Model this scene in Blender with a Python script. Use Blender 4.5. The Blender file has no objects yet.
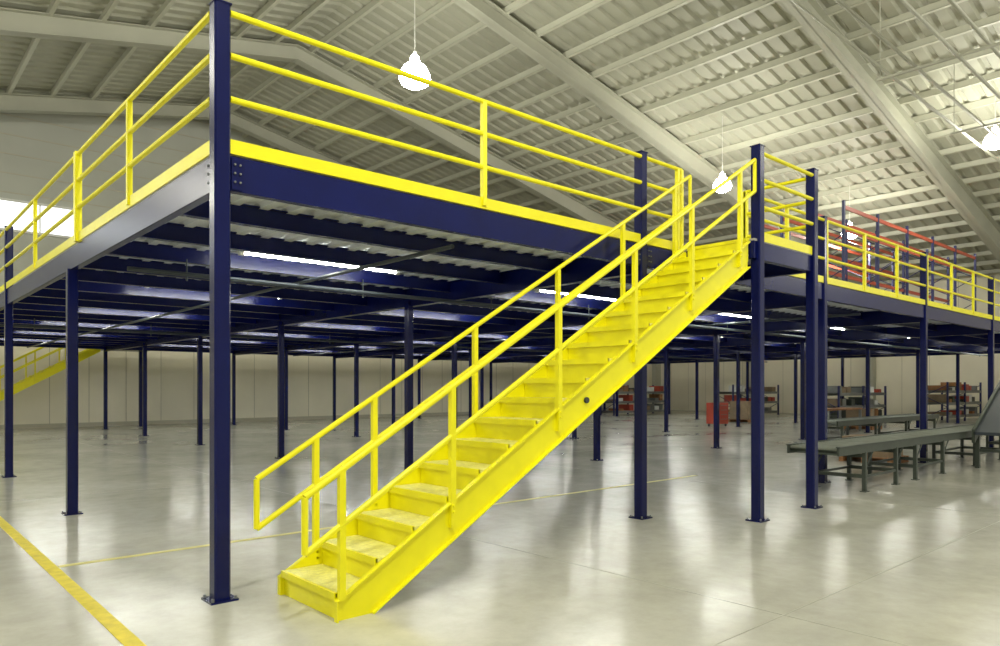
import bpy, math, random
from mathutils import Vector, Matrix
random.seed(4)
scene = bpy.context.scene
scene.view_settings.view_transform = 'Standard'
scene.view_settings.look = 'None'
scene.view_settings.exposure = 0.55

# ------------------------------------------------------------------ materials
def mat(name, col, rough=0.5, metal=0.0, emit=0.0, noise=None, bump=None, spec=0.5):
    m = bpy.data.materials.new(name); m.use_nodes = True
    nt = m.node_tree; b = nt.nodes['Principled BSDF']
    b.inputs['Base Color'].default_value = (*col, 1)
    b.inputs['Roughness'].default_value = rough
    b.inputs['Metallic'].default_value = metal
    b.inputs['Specular IOR Level'].default_value = spec
    if emit:
        b.inputs['Emission Color'].default_value = (*col, 1)
        b.inputs['Emission Strength'].default_value = emit
    tc = nt.nodes.new('ShaderNodeTexCoord')
    if noise:
        sc, amt = noise
        n = nt.nodes.new('ShaderNodeTexNoise'); n.inputs['Scale'].default_value = sc
        n.inputs['Detail'].default_value = 6
        nt.links.new(tc.outputs['Object'], n.inputs['Vector'])
        r = nt.nodes.new('ShaderNodeValToRGB')
        r.color_ramp.elements[0].position = .3; r.color_ramp.elements[1].position = .72
        r.color_ramp.elements[0].color = (*[c*(1-amt) for c in col], 1)
        r.color_ramp.elements[1].color = (*[min(1, c*(1+amt*.6)) for c in col], 1)
        nt.links.new(n.outputs['Fac'], r.inputs['Fac'])
        nt.links.new(r.outputs['Color'], b.inputs['Base Color'])
    if bump:
        sc, st = bump
        n2 = nt.nodes.new('ShaderNodeTexNoise'); n2.inputs['Scale'].default_value = sc
        nt.links.new(tc.outputs['Object'], n2.inputs['Vector'])
        bp = nt.nodes.new('ShaderNodeBump'); bp.inputs['Strength'].default_value = st
        bp.inputs['Distance'].default_value = .02
        nt.links.new(n2.outputs['Fac'], bp.inputs['Height'])
        nt.links.new(bp.outputs['Normal'], b.inputs['Normal'])
    return m

NAVY = mat('navy_paint', (.0020, .005, .065), .22, noise=(3, .15), spec=.30)
NAVYB = mat('navy_beam_paint', (.0022, .006, .080), .26, noise=(2, .2), spec=.32)
YEL = mat('yellow_paint', (.92, .85, .004), .36, noise=(6, .05))
TREAD = mat('yellow_tread_plate', (.90, .86, .26), .33, noise=(25, .2), bump=(90, .4))
GALV = mat('galvanised_decking', (.74, .77, .82), .35, .15, noise=(1.2, .2))
DECKTOP = mat('deck_board', (.35, .34, .30), .7)
ROOF = mat('roof_sheet', (.46, .46, .36), .6, noise=(.25, .18))
FRAME = mat('roof_frame_paint', (.44, .44, .35), .5, noise=(.5, .12))
PURL = mat('roof_purlin_paint', (.54, .54, .43), .5)
WALLC = mat('cream_wall_panel', (.86, .81, .64), .6, noise=(.4, .10))
WALLU = mat('upper_wall_panel', (.50, .51, .44), .6, noise=(.3, .12))
SEAM = mat('wall_seam', (.50, .47, .36), .7)
LAMP = mat('lamp_glow', (1, .99, .90), .4, emit=45)
TUBE = mat('fluorescent_tube_glow', (.97, .98, .90), .4, emit=44)
WIN = mat('daylight_pane', (.92, .97, 1), .4, emit=1.2)
WHITE = mat('white_enamel', (.75, .75, .70), .4)
GREY = mat('grey_steel', (.22, .23, .22), .4, .6)
DARK = mat('dark_steel', (.04, .05, .06), .45, .3)
GREEN = mat('green_conveyor_frame', (.045, .058, .042), .45, noise=(5, .2))
BELT = mat('conveyor_rollers', (.30, .32, .27), .35, .3, noise=(6, .2))
ORANGE = mat('orange_rack_beam', (.42, .08, .04), .45)
RACKB = mat('rack_upright_blue', (.015, .02, .10), .45)
CARD = mat('cardboard', (.26, .19, .11), .8, noise=(4, .2))
WOOD = mat('pallet_wood', (.34, .16, .06), .8, noise=(5, .3))
RED = mat('red_paint', (.45, .06, .03), .4)
YLINE = mat('floor_line_yellow', (.72, .60, .05), .5, noise=(9, .2))
YLINE2 = mat('worn_line_yellow', (.64, .59, .22), .5, noise=(3, .2))

# concrete floor
FLOOR = bpy.data.materials.new('polished_concrete'); FLOOR.use_nodes = True
nt = FLOOR.node_tree; b = nt.nodes['Principled BSDF']
tc = nt.nodes.new('ShaderNodeTexCoord')
def noise(scale, detail=8, rough=.6, dist=0):
    n = nt.nodes.new('ShaderNodeTexNoise'); n.inputs['Scale'].default_value = scale
    n.inputs['Detail'].default_value = detail; n.inputs['Roughness'].default_value = rough
    n.inputs['Distortion'].default_value = dist
    nt.links.new(tc.outputs['Object'], n.inputs['Vector']); return n
n1 = noise(.35, 10, .65, .5); n2 = noise(3.2, 8, .7)
mx = nt.nodes.new('ShaderNodeMath'); mx.operation = 'MULTIPLY_ADD'
mx.inputs[1].default_value = .45
nt.links.new(n2.outputs['Fac'], mx.inputs[0])
ml = nt.nodes.new('ShaderNodeMath'); ml.operation = 'MULTIPLY'; ml.inputs[1].default_value = .55
nt.links.new(n1.outputs['Fac'], ml.inputs[0]); nt.links.new(ml.outputs[0], mx.inputs[2])
r = nt.nodes.new('ShaderNodeValToRGB')
r.color_ramp.elements[0].position = .34; r.color_ramp.elements[0].color = (.40, .395, .335, 1)
r.color_ramp.elements[1].position = .64; r.color_ramp.elements[1].color = (.57, .565, .49, 1)
nt.links.new(mx.outputs[0], r.inputs['Fac']); nt.links.new(r.outputs['Color'], b.inputs['Base Color'])
mr = nt.nodes.new('ShaderNodeMapRange'); mr.inputs['To Min'].default_value = .08; mr.inputs['To Max'].default_value = .28
nt.links.new(n1.outputs['Fac'], mr.inputs['Value']); nt.links.new(mr.outputs[0], b.inputs['Roughness'])
n3 = noise(9, 4)
bp = nt.nodes.new('ShaderNodeBump'); bp.inputs['Strength'].default_value = .06; bp.inputs['Distance'].default_value = .01
nt.links.new(n3.outputs['Fac'], bp.inputs['Height']); nt.links.new(bp.outputs['Normal'], b.inputs['Normal'])

# ------------------------------------------------------------------ mesh builder
class MB:
    def __init__(s): s.v = []; s.f = []; s.mi = []; s.mats = []
    def m(s, mt):
        if mt not in s.mats: s.mats.append(mt)
        return s.mats.index(mt)
    def add(s, vs, fs, mt):
        o = len(s.v); s.v += [tuple(p) for p in vs]; k = s.m(mt)
        for f in fs: s.f.append([i+o for i in f]); s.mi.append(k)
    def box(s, x0, x1, y0, y1, z0, z1, mt):
        vs = [(x, y, z) for x in (x0, x1) for y in (y0, y1) for z in (z0, z1)]
        s.add(vs, [(0,1,3,2),(4,6,7,5),(0,4,5,1),(2,3,7,6),(0,2,6,4),(1,5,7,3)], mt)
    def extr(s, prof, p, q, mt, caps=True):
        n = len(prof); p = Vector(p); q = Vector(q)
        vs = [p+Vector(a) for a in prof]+[q+Vector(a) for a in prof]
        fs = [(i, (i+1) % n, n+(i+1) % n, n+i) for i in range(n)]
        if caps: fs += [tuple(range(n))[::-1], tuple(range(n, 2*n))]
        s.add(vs, fs, mt)
    def tube(s, p, q, r, mt, n=10, r2=None):
        p = Vector(p); q = Vector(q); d = (q-p).normalized()
        a = Vector((0,0,1)) if abs(d.z) < .9 else Vector((1,0,0))
        u = d.cross(a).normalized(); w = d.cross(u)
        r2 = r if r2 is None else r2
        vs = [p+(u*math.cos(t)+w*math.sin(t))*r for t in [2*math.pi*i/n for i in range(n)]]
        vs += [q+(u*math.cos(t)+w*math.sin(t))*r2 for t in [2*math.pi*i/n for i in range(n)]]
        s.add(vs, [(i, (i+1) % n, n+(i+1) % n, n+i) for i in range(n)]+[tuple(range(n))[::-1], tuple(range(n, 2*n))], mt)
    def post(s, x, y, z0, z1, w, mt, base=True, cap=True):
        h = w/2; c = .014
        pr = [(h-c,-h,0),(h,-h+c,0),(h,h-c,0),(h-c,h,0),(-h+c,h,0),(-h,h-c,0),(-h,-h+c,0),(-h+c,-h,0)]
        s.extr(pr, (x,y,z0), (x,y,z1), mt)
        if base:
            s.box(x-.11, x+.11, y-.11, y+.11, z0, z0+.016, mt)
            for a in (-.09,.09):
                for c2 in (-.09,.09): s.tube((x+a,y+c2,z0+.012),(x+a,y+c2,z0+.04),.012,GREY,6)
    def ibeam(s, p, q, h, w, mt, side, t=.014):
        sd = Vector(side); Z = Vector((0,0,1))
        pr = [(-w/2,0),(w/2,0),(w/2,-t),(t/2,-t),(t/2,-h+t),(w/2,-h+t),(w/2,-h),(-w/2,-h),(-w/2,-h+t),(-t/2,-h+t),(-t/2,-t),(-w/2,-t)]
        s.extr([sd*a+Z*b for a,b in pr], p, q, mt)
    def make(s, name, parent=None, loc=None, smooth=False):
        me = bpy.data.meshes.new(name); me.from_pydata(s.v, [], s.f)
        for mt in s.mats: me.materials.append(mt)
        me.polygons.foreach_set('material_index', s.mi)
        me.update()
        import bmesh
        bm = bmesh.new(); bm.from_mesh(me); bmesh.ops.recalc_face_normals(bm, faces=bm.faces); bm.to_mesh(me); bm.free()
        ob = bpy.data.objects.new(name, me); scene.collection.objects.link(ob)
        if parent: ob.parent = parent
        if loc: ob.location = loc
        return ob
def empty(name, loc=(0,0,0)):
    e = bpy.data.objects.new(name, None); scene.collection.objects.link(e); e.location = loc; return e

# ------------------------------------------------------------------ room shell
WX, WY, X0, Y0 = 45.0, 30.0, -20.0, -12.0
g = MB(); g.box(X0, WX, Y0, WY, -.2, 0, FLOOR)
floor = g.make('floor')
g = MB(); g.box(-.86, -.75, -6, WY-3, .0, .004, YLINE); g.make('floor_line_marking')
g = MB(); g.box(-.74, 10, 2.06, 2.14, .0, .004, YLINE2); g.make('floor_line_marking')
g = MB()
JT = mat('concrete_joint', (.38, .375, .31), .5)
for x in (-4.5, 3.0, 9.2, 17, 25, 33): g.box(x-.004, x+.004, Y0, WY, 0, .002, JT)
for y in (-3.2, 7.2, 14, 21): g.box(X0, WX, y-.004, y+.004, 0, .002, JT)
g.make('floor_joints')

RX, RZ, S = 10.4, 15.0, .2
def rz(x): return RZ - S*abs(x-RX)
g = MB()
def wallprism(g, x0, x1, z0, f, mt, y0=WY, y1=WY+.25):
    pts = [(x0, z0), (x1, z0), (x1, f(x1))] + ([(RX, f(RX))] if x0 < RX < x1 else []) + [(x0, f(x0))]
    g.extr([(a, 0, c) for a, c in pts], (0, y0, 0), (0, y1, 0), mt)
g.box(X0, WX, WY, WY+.25, 0, 4.2, WALLC)
wallprism(g, X0, WX, 4.2, rz, WALLU)
for i in range(0, 44): g.box(X0+i*1.5-.012, X0+i*1.5+.012, WY-.012, WY, 0, 4.2, SEAM)
g.box(X0, WX, WY-.03, WY, 4.12, 4.25, SEAM)
for k in range(1, 14):
    z = 4.2+k*.8
    xs = RX-(RZ-z)/S; xe = RX+(RZ-z)/S
    g.box(max(X0, xs), min(WX, xe), WY-.02, WY, z-.02, z+.02, SEAM)
g.make('wall_back')
g = MB()
g.box(WX, WX+.25, Y0, WY, 0, 3.2, WALLC); g.box(WX, WX+.25, Y0, WY, 3.2, rz(WX), WALLC)
for i in range(0, 28): g.box(WX-.012, WX, Y0+i*1.5-.012, Y0+i*1.5+.012, 0, rz(WX), SEAM)
g.make('wall_right')
g = MB()
g.box(X0, WX, WY-.03, WY-.015, 0, .18, SEAM); g.make('baseboard_back')
g = MB()
g.box(-14, 5.1, WY-.05, WY-.03, 8.25, 9.45, WIN)
for x in [-14+i*1.47 for i in range(14)]: g.box(x-.03, x+.03, WY-.09, WY-.05, 8.25, 9.45, WHITE)
g.box(-14, 5.1, WY-.1, WY-.05, 9.42, 9.52, WHITE); g.box(-14, 5.1, WY-.1, WY-.05, 8.18, 8.28, WHITE)
g.make('window_1')

# ceiling : corrugated sheet both slopes
g = MB()
def roofside(xa, xb):
    pitch = .55; ys = []
    y = Y0; prof = []
    while y < WY:
        prof += [(y, 0), (y+.30, 0), (y+.36, .09), (y+.49, .09)]; y += pitch
    prof.append((WY, 0))
    vs = []
    for (y, dz) in prof: vs += [(xa, y, rz(xa)+dz), (xb, y, rz(xb)+dz)]
    g.add(vs, [(2*i, 2*i+1, 2*i+3, 2*i+2) for i in range(len(prof)-1)], ROOF)
roofside(X0, RX); roofside(RX, WX)
g.make('ceiling')
g = MB()
x = X0+.5
while x < WX:
    z = rz(x)-.02
    g.box(x-.035, x+.035, Y0, WY, z-.2, z, PURL); g.box(x-.035, x+.09, Y0, WY, z-.215, z-.19, PURL)
    x += 1.45
g.make('roof_purlins')
for i, fy in enumerate((-4, 4, 12, 20, 28)):
    g = MB()
    for (xe, d) in ((X0, -1), (WX-.4, 1)):
        n = 6
        for k in range(n):
            a, c = k/n, (k+1)/n
            xa, xb = RX+(xe-RX)*a, RX+(xe-RX)*c
            ha, hb = .55+.75*a**1.6, .55+.75*c**1.6
            za, zb = rz(xa)-.21, rz(xb)-.21
            g.add([(xa, fy-.02, za), (xb, fy-.02, zb), (xb, fy-.02, zb-hb), (xa, fy-.02, za-ha),
                   (xa, fy+.02, za), (xb, fy+.02, zb), (xb, fy+.02, zb-hb), (xa, fy+.02, za-ha)],
                  [(0,1,2,3),(4,5,6,7),(0,1,5,4),(3,2,6,7),(0,3,7,4),(1,2,6,5)], FRAME)
            for (o, t0, t1) in ((.2, ha, hb), (.2, .03, .03)):
                g.add([(xa, fy-o, za-t0), (xb, fy-o, zb-t1), (xb, fy+o, zb-t1), (xa, fy+o, za-t0),
                       (xa, fy-o, za-t0+.03), (xb, fy-o, zb-t1+.03), (xb, fy+o, zb-t1+.03), (xa, fy+o, za-t0+.03)],
                      [(0,1,2,3),(4,5,6,7),(0,1,5,4),(3,2,6,7),(0,3,7,4),(1,2,6,5)], FRAME)
        if d > 0:
            g.box(WX-.9, WX-.05, fy-.02, fy+.02, 0, rz(WX)-.3, FRAME)
            g.box(WX-.93, WX-.9, fy-.18, fy+.18, 0, rz(WX)-.8, FRAME)
    g.make('roof_frame')
# pipes / conduits below the roof
g = MB()
for y, z in ((-.1, 10.0), (-.7, 10.15), (.9, 10.1), (-1.5, 10.0), (1.7, 10.3)):
    g.tube((8, y, z), (34, y, z-.35), .045, FRAME, 8)
for x in (12, 18, 24, 30):
    g.box(x-.03, x+.03, -1.6, 1.8, 9.82, 9.88, FRAME)
    for y in (-1.5, 1.7): g.tube((x, y, 9.85), (x, y, rz(x)-.1), .015, FRAME, 6)
g.make('ceiling_pipe_run')

# ------------------------------------------------------------------ mezzanine
DX = [0, 5.48, 10.8, 15.95, 21.2, 26.5, 31.8, 37.1]
DY = [0, 5.3, 10.7, 16.2, 21.7, 27.1]
XE, YE = DX[-1], DY[-1]
DT = 3.60            # deck top
PT = 4.77            # tall post top
W = .13
mez = empty('mezzanine_platform')
g = MB()
for i, x in enumerate(DX):
    for j, y in enumerate(DY):
        tall = (j == 0) or (i == 0 and j in (2, 4))
        g.post(x, y, 0, PT if tall else 3.30, W, NAVY)
        if tall: g.box(x-W/2-.006, x+W/2+.006, y-W/2-.006, y+W/2+.006, PT, PT+.012, NAVY)
for x in (6.44, 7.96):
    g.post(x, -1.12, 0, PT+.02, W, NAVY)
    g.box(x-W/2-.006, x+W/2+.006, -1.12-W/2-.006, -1.12+W/2+.006, PT+.02, PT+.032, NAVY)
g.make('support_posts', mez)
g = MB()
BT = DT-.03; BH = .28
def channel_x(y, x0, x1, z, h, out):
    g.box(x0, x1, y-.006, y+.006, z-h, z, NAVYB)
    a, c = sorted((y, y-out*.08))
    g.box(x0, x1, a, c, z-h, z-h+.012, NAVYB); g.box(x0, x1, a, c, z-.012, z, NAVYB)
def channel_y(x, y0, y1, z, h, out):
    g.box(x-.006, x+.006, y0, y1, z-h, z, NAVYB)
    a, c = sorted((x, x-out*.08))
    g.box(a, c, y0, y1, z-h, z-h+.012, NAVYB); g.box(a, c, y0, y1, z-.012, z, NAVYB)
channel_x(-.03, 0, XE, BT, BH, -1); channel_x(YE+.03, 0, XE, BT, BH, 1)
channel_y(-.03, 0, YE, BT, BH, -1); channel_y(XE+.03, 0, YE, BT, BH, 1)
for x in DX[1:-1]: g.ibeam((x, 0, BT-.04), (x, YE, BT-.04), .33, .13, NAVYB, (1,0,0))
y = 1.35; JY = []
while y < YE-.5:
    g.ibeam((0, y, BT-.02), (XE, y, BT-.02), .20, .10, NAVYB, (0,1,0)); JY.append(y); y += 1.35
for (bx, by) in ((.12, -.04), (5.6, -.04), (5.36, -.04)):
    g.box(bx-.045, bx+.045, by-.012, by, BT-BH+.01, BT-.02, NAVY)
    for k in range(3):
        for dx in (-.022, .022):
            g.tube((bx+dx, by-.012, BT-.07-k*.07), (bx+dx, by-.028, BT-.07-k*.07), .009, GREY, 6)
for k in range(3):
    g.tube((-.042, .12, BT-.07-k*.07), (-.056, .12, BT-.07-k*.07), .011, GREY, 6)
channel_x(-1.14, 6.30, 8.0, BT, .22, -1); 
channel_y(8.0, -1.14, -.04, BT, .22, 1); channel_y(6.30, -1.14, -.04, BT, .22, -1)
g.make('beams', mez)
g = MB()
prof = []; x = 0.0; dz = .05
while x < XE-.3:
    prof += [(x, 0), (x+.10, 0), (x+.13, dz), (x+.27, dz)]; x += .30
prof.append((XE, 0))
vs = []
for (x, z) in prof: vs += [(x, 0.0, BT+z-.035), (x, YE, BT+z-.035)]
g.add(vs, [(2*i, 2*i+1, 2*i+3, 2*i+2) for i in range(len(prof)-1)], GALV)
g.box(0, XE, 0, YE, BT+.017, DT, DECKTOP)
g.box(6.3, 8.0, -1.15, -.03, BT, DT, DECKTOP)
g.make('decking', mez)
g = MB()
R = .026
RZS = (4.71, 4.37, 4.02)
KT, KB = 3.70, 3.585
def rail(g, p, q, n=1, ends=(True, True), kick=True):
    p = Vector((*p, 0)); q = Vector((*q, 0))
    for z in RZS: g.tube(p+Vector((0,0,z)), q+Vector((0,0,z)), R, YEL)
    for i in range(n+1):
        if (i == 0 and not ends[0]) or (i == n and not ends[1]): continue
        c = p.lerp(q, i/n); g.box(c.x-.026, c.x+.026, c.y-.026, c.y+.026, KB+.03, RZS[0], YEL)
    if kick:
        d = (q-p).normalized(); nn = Vector((-d.y, d.x, 0))*.006
        a = p+nn; b2 = q+nn; c = q-nn; e = p-nn
        g.add([(v.x, v.y, z) for z in (KB, KT) for v in (a, b2, c, e)],
              [(0,1,2,3),(4,5,6,7),(0,1,5,4),(1,2,6,5),(2,3,7,6),(3,0,4,7)], YEL)
y = -.045
rail(g, (0.065, y), (5.42, y), 2, (False, False))
rail(g, (5.54, y), (6.33, y), 1, (False, True))
g.box(6.22, 6.27, y-.026, y+.026, KB, 4.71, YEL)
rail(g, (8.02, y), (10.74, y), 2, (True, False))
for a, c in zip(DX[2:-1], DX[3:]): rail(g, (a+.06, y), (c-.06, y), 3, (True, False))
x = -.045
ys = [0.06, 2.4, 4.75, 7.7, 10.64]
for a, c in zip(ys[:-1], ys[1:]): rail(g, (x, a), (x, c), 1, (a != .06, False))
g.box(x-.04, x+.04, 4.70, 4.80, KB, 4.74, YEL)
rail(g, (x, 10.76), (x, 21.64), 4, (False, False)); rail(g, (x, 21.76), (x, YE), 2, (False, True))
rail(g, (6.50, -1.15), (7.90, -1.15), 1, (False, False))
rail(g, (8.02, -1.06), (8.02, -.07), 1, (False, True))
rail(g, (5.0, YE+.02), (XE, YE+.02), 14)
g.make('guard_railing', mez)

# under-deck batten lights between the joists
def strip_light(x, y):
    g = MB()
    g.box(-1.25, 1.25, -.03, .03, .028, .045, WHITE)
    g.tube((-1.2, 0, 0), (1.2, 0, 0), .018, TUBE, 8)
    for a in (-1.2, 1.2): g.box(a-.03, a+.03, -.03, .03, -.03, .045, WHITE)
    g.box(-.9, -.86, -.01, .01, .045, .09, GREY); g.box(.86, .9, -.01, .01, .045, .09, GREY)
    g.make('strip_light', None, (x, y, 3.45))
for i in range(len(DX)-1):
    for k in range(1, len(JY)-1, 3):
        strip_light((DX[i]+DX[i+1])/2, (JY[k]+JY[k+1])/2)
g = MB()
for yy in (3.8, 14.4):
    g.tube((.3, yy, 3.16), (36, yy, 3.16), .03, DARK, 8)
    for i in range(14):
        x = 1.0+i*2.6
        g.tube((x, yy, 3.16), (x, yy, 3.36), .01, DARK, 6); g.tube((x, yy, 3.08), (x, yy, 3.16), .014, DARK, 6)
for xx in (2.6, 13.2): g.tube((xx, .3, 3.22), (xx, 26, 3.22), .025, DARK, 8)
g.make('sprinkler_pipes')

# ------------------------------------------------------------------ staircase
def staircase(name, ox, oy):
    e = empty(name, (ox, oy, 0))
    sl = .5855
    def ztop(x): return .18+sl*(x-.467)
    g = MB()
    vh = .33
    for yy in (-1.1, -.2):
        s = 1 if yy < -.6 else -1
        x0 = .42
        xt = 6.22
        pts = [(x0, 0), (x0, ztop(x0)), (xt-.05, ztop(xt-.05)), (xt, ztop(xt-.03)), (xt, ztop(xt)-vh), (.467+(vh-.18)/sl, 0)]
        g.extr([(a, 0, c) for a, c in pts], (0, yy-.005, 0), (0, yy+.005, 0), YEL)
        f0, f1 = (yy-.045, yy) if s > 0 else (yy, yy+.045)
        def fl(xa, za, xb, zb, t=.012):
            g.add([(xa, f0, za), (xb, f0, zb), (xb, f1, zb), (xa, f1, za), (xa, f0, za+t), (xb, f0, zb+t), (xb, f1, zb+t), (xa, f1, za+t)],
                  [(0,1,2,3),(4,5,6,7),(0,1,5,4),(3,2,6,7),(0,3,7,4),(1,2,6,5)], YEL)
        fl(x0, ztop(x0)-.012, xt, ztop(xt)-.012); fl(.467+(vh-.18)/sl, 0, xt, ztop(xt)-vh)
        g.box(x0-.006, x0+.006, min(f0, f1), max(f0, f1), 0, ztop(x0), YEL)
        g.tube((3.15, yy-s*.006, ztop(3.15)-.17), (3.15, yy-s*.03, ztop(3.15)-.17), .03, DARK, 8)
    g.make('stringers', e)
    g = MB()
    N = 18; rise = DT/N; run = rise/sl
    for k in range(1, N):
        z = rise*k; x = .45+(k-1)*run
        g.box(x-.02, x+run+.01, -1.09, -.21, z-.03, z, TREAD)
        g.box(x-.03, x-.005, -1.09, -.21, z-.05, z+.004, YEL)        # nosing
        g.box(x+.0, x+.01, -1.09, -.21, z-rise+.001, z-.03, YEL)    # riser
    g.box(.45+(N-1)*run-.03, 6.29, -1.09, -.21, DT-.04, DT+.002, YEL)
    g.box(6.24, 6.26, -1.09, -.21, 3.3, DT-.04, YEL)
    g.make('treads', e)
    g = MB()
    r = .024
    def hz(x): return .93+.594*(x-.17)
    for yy, xs, px in ((-1.125, .17, (.46, 1.48, 2.75, 3.9, 4.95, 6.0)), (-.17, .23, (.75, 1.33, 2.52, 3.74, 4.9, 6.0))):
        top0 = (xs, yy, hz(xs)); xe = 6.36
        g.tube(top0, (xe, yy, hz(xe)), r, YEL, 12)
        lo = .40
        g.tube((xs, yy, hz(xs)-lo), (xe, yy, hz(xe)-lo), r, YEL, 12)
        g.tube(top0, (xs, yy, hz(xs)-lo), r, YEL, 12)
        g.tube((xe, yy, hz(xe)), (xe, yy, hz(xe)-lo), r, YEL, 12)
        for x in px:
            zb = ztop(x)-(.22 if x > .6 else .02)
            g.box(x-.024, x+.024, yy-.022, yy+.022, zb, hz(x), YEL)
            if x > .6:
                for dz in (.04, .09): g.tube((x, yy-.035, ztop(x)-dz), (x, yy+.035, ztop(x)-dz), .012, YEL, 6)
    g.make('handrails', e)
    return e
staircase('staircase', 0, 0)
staircase('staircase', -.8, 28.75)
g = MB(); g.box(5.48, 7.3, 27.16, 28.6, 3.3, 3.6, NAVYB); g.post(7.2, 28.5, 0, 3.3, W, NAVY); g.make('far_landing', mez)

# ------------------------------------------------------------------ high bay lamps
def high_bay(x, y, z, power, big=1.0, light=True):
    top = rz(x)-.25
    e = empty('high_bay_light', (x, y, z))
    g = MB(); prof = [(.05, .42), (.09, .40), (.12, .26), (.24, .18), (.33, .02), (.35, -.10), (.30, -.2), (.16, -.28), (.01, -.30)]
    prof = [(a*big, c*big) for a, c in prof]; n = 20
    vs = [(a*math.cos(2*math.pi*i/n), a*math.sin(2*math.pi*i/n), c) for a, c in prof for i in range(n)]
    fs = [(k*n+i, k*n+(i+1) % n, (k+1)*n+(i+1) % n, (k+1)*n+i) for k in range(len(prof)-1) for i in range(n)]
    g.add(vs, fs, LAMP)
    g.tube((0,0,.38*big), (0,0,.5*big), .05*big, WHITE, 8)
    g.tube((0,0,.5*big), (0,0,top-z), .012, WHITE, 6)
    g.make('reflector_and_cord', e)
    if light:
        l = bpy.data.lights.new('bulb', 'POINT'); l.energy = power; l.color = (1, .97, .86); l.shadow_soft_size = .3
        o = bpy.data.objects.new('bulb', l); scene.collection.objects.link(o); o.parent = e; o.location = (0,0,-.75)
P = 400
high_bay(9.4, 10.7, 10.4, P, 1.25)
high_bay(22.9, 9.3, 9.6, P)
high_bay(30.7, 7.7, 8.6, P*.6)
high_bay(26.1, 1.1, 9.95, P*.5)
for (x, y, k) in ((-5, 2, 1), (-6, 12, 1), (.5, -6.5, 2.6), (12, -7, 1.0), (21, -7, .8), (31, -8, .7), (-7, -5, 1.2), (-10, 24, 1)):
    high_bay(x, y, 10.2 if x < 30 else 8.5, P*k)

# ------------------------------------------------------------------ pallet racks on the deck
def pallet_rack(x0, y0, bays, H, z0, d=1.05, bw=2.7, levels=(.9, 2.0, 3.1, 3.8), load=False):
    g = MB()
    for i in range(bays+1):
        x = i*bw
        for yy in (0, d):
            g.box(x-.045, x+.045, yy-.04, yy+.04, 0, H, RACKB); g.box(x-.08, x+.08, yy-.07, yy+.07, 0, .01, RACKB)
        z = .2; f = 0
        while z < H-.6:
            a, c = (0, d) if f else (d, 0)
            g.tube((x, a, z), (x, c, z+.55), .018, RACKB, 6); z += .55; f = 1-f
    for i in range(bays):
        for l in levels:
            for yy in (0, d): g.box(i*bw+.045, (i+1)*bw-.045, yy-.025, yy+.025, l-.06, l+.06, GREY if load else ORANGE)
            if load:
                g.box(i*bw+.06, (i+1)*bw-.06, .02, d-.02, l+.06, l+.08, GREY)
                for k in range(5):
                    if random.random() < .7:
                        h = random.uniform(.12, .42); g.box(i*bw+.12+k*.5, i*bw+.45+k*.5+random.uniform(0,.12), .1, d-.1, l+.08, l+.08+h, random.choice((CARD, WOOD, GREY, WHITE, GREEN, RED)))
    g.make('storage_shelving' if load else 'pallet_rack', None, (x0, y0, z0))
pallet_rack(21.0, 3.9, 5, 4.0, DT)
pallet_rack(23.5, 7.2, 4, 4.6, DT, levels=(1.2, 2.4, 3.5, 4.4))
pallet_rack(36.0, 16.5, 2, 1.9, 0, levels=(.2, .8, 1.4), load=True)
pallet_rack(38.0, 6.0, 2, 2.0, 0, levels=(.25, .9, 1.5), load=True)
pallet_rack(32.5, 22.5, 2, 1.9, 0, levels=(.2, .8, 1.4), load=True)
pallet_rack(31.0, 8.3, 2, 1.8, 0, levels=(.2, .8, 1.4), load=True)

# ------------------------------------------------------------------ conveyor
def conveyor(x0, y0, L, wd, H, legs):
    g = MB()
    for yy in (0, wd): g.box(0, L, yy-.02, yy+.02, H-.14, H, GREEN); g.box(0, L, yy-.035, yy+.035, H-.012, H+.004, GREEN)
    n = int(L/.12)
    for i in range(n): g.tube((.06+i*.12, .02, H-.035), (.06+i*.12, wd-.02, H-.035), .03, BELT, 8)
    g.box(0, L, .02, wd-.02, H-.12, H-.1, GREEN)
    for lx in legs:
        for yy in (0, wd):
            g.box(lx-.03, lx+.03, yy-.03, yy+.03, 0, H-.12, GREEN); g.box(lx-.07, lx+.07, yy-.05, yy+.05, 0, .012, GREEN)
        g.box(lx-.02, lx+.02, 0, wd, .22, .28, GREEN); g.box(lx-.02, lx+.02, 0, wd, H-.22, H-.16, GREEN)
        for yy in (0, wd): g.tube((lx, yy, .35), (lx+.35, yy, H-.13), .014, GREEN, 6)
    for a, c in zip(legs[:-1:2], legs[1::2]): 
        for yy in (0, wd): g.box(a, c, yy-.015, yy+.015, .23, .27, GREEN)
    g.make('roller_conveyor', None, (x0, y0, 0))
conveyor(9.15, -.98, 15, .80, .78, (1.0, 2.35, 3.3, 4.8, 6.9, 8.9, 11, 12.9, 14.6))
conveyor(17.5, 2.6, 8, .8, .8, (.3, 2.6, 5, 7.6))
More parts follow.
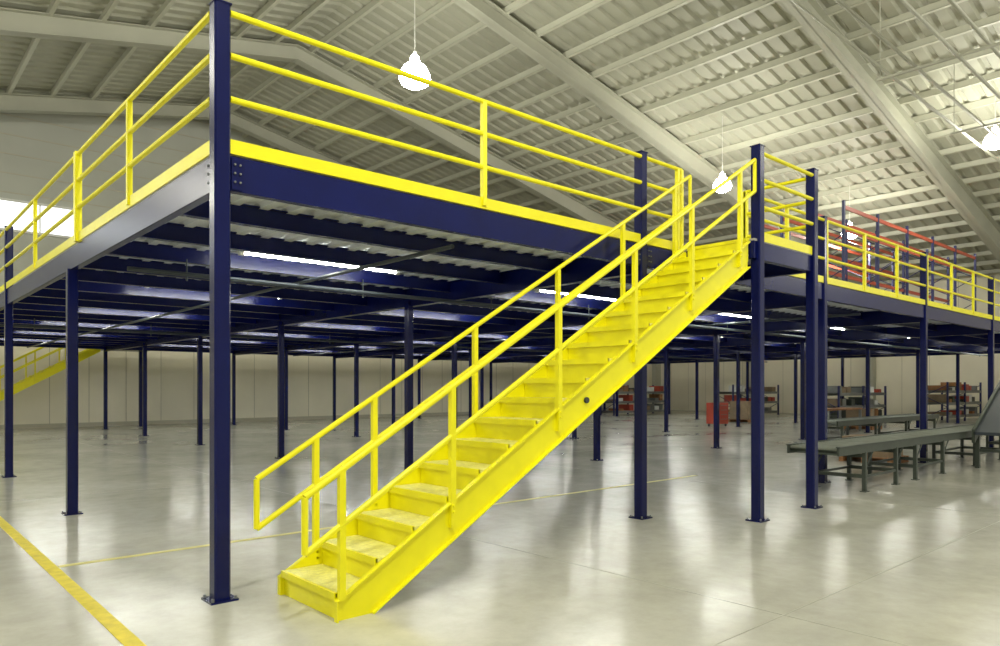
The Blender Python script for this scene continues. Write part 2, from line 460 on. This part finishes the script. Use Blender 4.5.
# inclined belt conveyor at right edge
g = MB()
ix, iy, L, H1 = 15.3, -1.75, 4.6, 2.35
for yy in (iy, iy+.6):
    g.extr([(0, 0, 0), (L, 0, H1), (L, 0, H1+.25), (0, 0, .28)], (ix, yy-.03, .55), (ix, yy+.03, .55), GREEN)
g.add([(ix, iy, .78), (ix+L, iy, 3.1), (ix+L, iy+.6, 3.1), (ix, iy+.6, .78), (ix, iy, .72), (ix+L, iy, 3.04), (ix+L, iy+.6, 3.04), (ix, iy+.6, .72)],
      [(0,1,2,3),(4,5,6,7),(0,1,5,4),(3,2,6,7),(0,3,7,4),(1,2,6,5)], DARK)
for x, h in ((ix+.3, .7), (ix+2.2, 1.66), (ix+4.2, 2.7)):
    for yy in (iy, iy+.6): g.box(x-.04, x+.04, yy-.04, yy+.04, 0, h, GREEN)
    g.box(x-.03, x+.03, iy, iy+.6, h*.5, h*.5+.06, GREEN)
g.make('inclined_belt_conveyor')

# pallets / boxes / misc
def pallet(x, y):
    g = MB()
    for i in range(7): g.box(-.5+i*.155, -.5+i*.155+.1, -.6, .6, .12, .14, WOOD)
    for yy in (-.55, 0, .5):
        g.box(-.5, .53, yy-.04, yy+.05, .02, .12, WOOD); g.box(-.5, .53, yy-.05, yy+.06, 0, .02, WOOD)
    g.make('wooden_pallet', None, (x, y, 0))
def carton(x, y, z, a, c, h):
    g = MB(); g.box(-a/2, a/2, -c/2, c/2, 0, h, CARD); g.box(-.03, .03, -c/2-.002, c/2+.002, h-.12, h+.003, WOOD)
    g.box(-a/2, a/2, -.004, .004, h, h+.004, WOOD); g.make('cardboard_box', None, (x, y, z))
pallet(15.4, .9); carton(15.4, .9, .14, .9, 1.0, .45)
pallet(29, 6.5); carton(28.8, 6.5, .14, .6, .9, .7)
pallet(31, 13); carton(31, 13, .14, .9, 1, .9)
g = MB(); g.box(-.4, .4, -.3, .3, .12, 1.05, RED)
for k in range(4): g.box(-.37, .37, -.315, -.3, .2+k*.2, .36+k*.2, RED); g.box(-.25, .25, -.335, -.315, .32+k*.2, .34+k*.2, GREY)
for a in (-.32, .32):
    for c in (-.22, .22): g.tube((a, c-.02, .06), (a, c+.02, .06), .06, DARK, 12)
g.make('red_tool_cabinet', None, (26.3, 11.6, 0))
g = MB(); g.box(0, 3, 0, .9, .86, .92, WOOD)
for a in (.06, 2.94):
    for c in (.06, .84): g.box(a-.04, a+.04, c-.04, c+.04, 0, .86, GREY)
g.box(.06, 2.94, .06, .84, .3, .34, GREY); g.make('work_table', None, (24.5, 5.9, 0))

# ------------------------------------------------------------------ world
w = bpy.data.worlds.new('world'); scene.world = w; w.use_nodes = True
w.node_tree.nodes['Background'].inputs[0].default_value = (1, .98, .89, 1)
w.node_tree.nodes['Background'].inputs[1].default_value = .38

# ------------------------------------------------------------------ camera
cd = bpy.data.cameras.new('camera'); cam = bpy.data.objects.new('camera', cd); scene.collection.objects.link(cam)
cd.sensor_width = 36; cd.lens = 721/1000*36; cd.shift_y = .065; cd.clip_end = 300
cam.location = (-2.18, -5.81, 1.70)
cam.rotation_euler = (math.pi/2, 0, -math.atan2(.6664, .7456))
scene.camera = cam
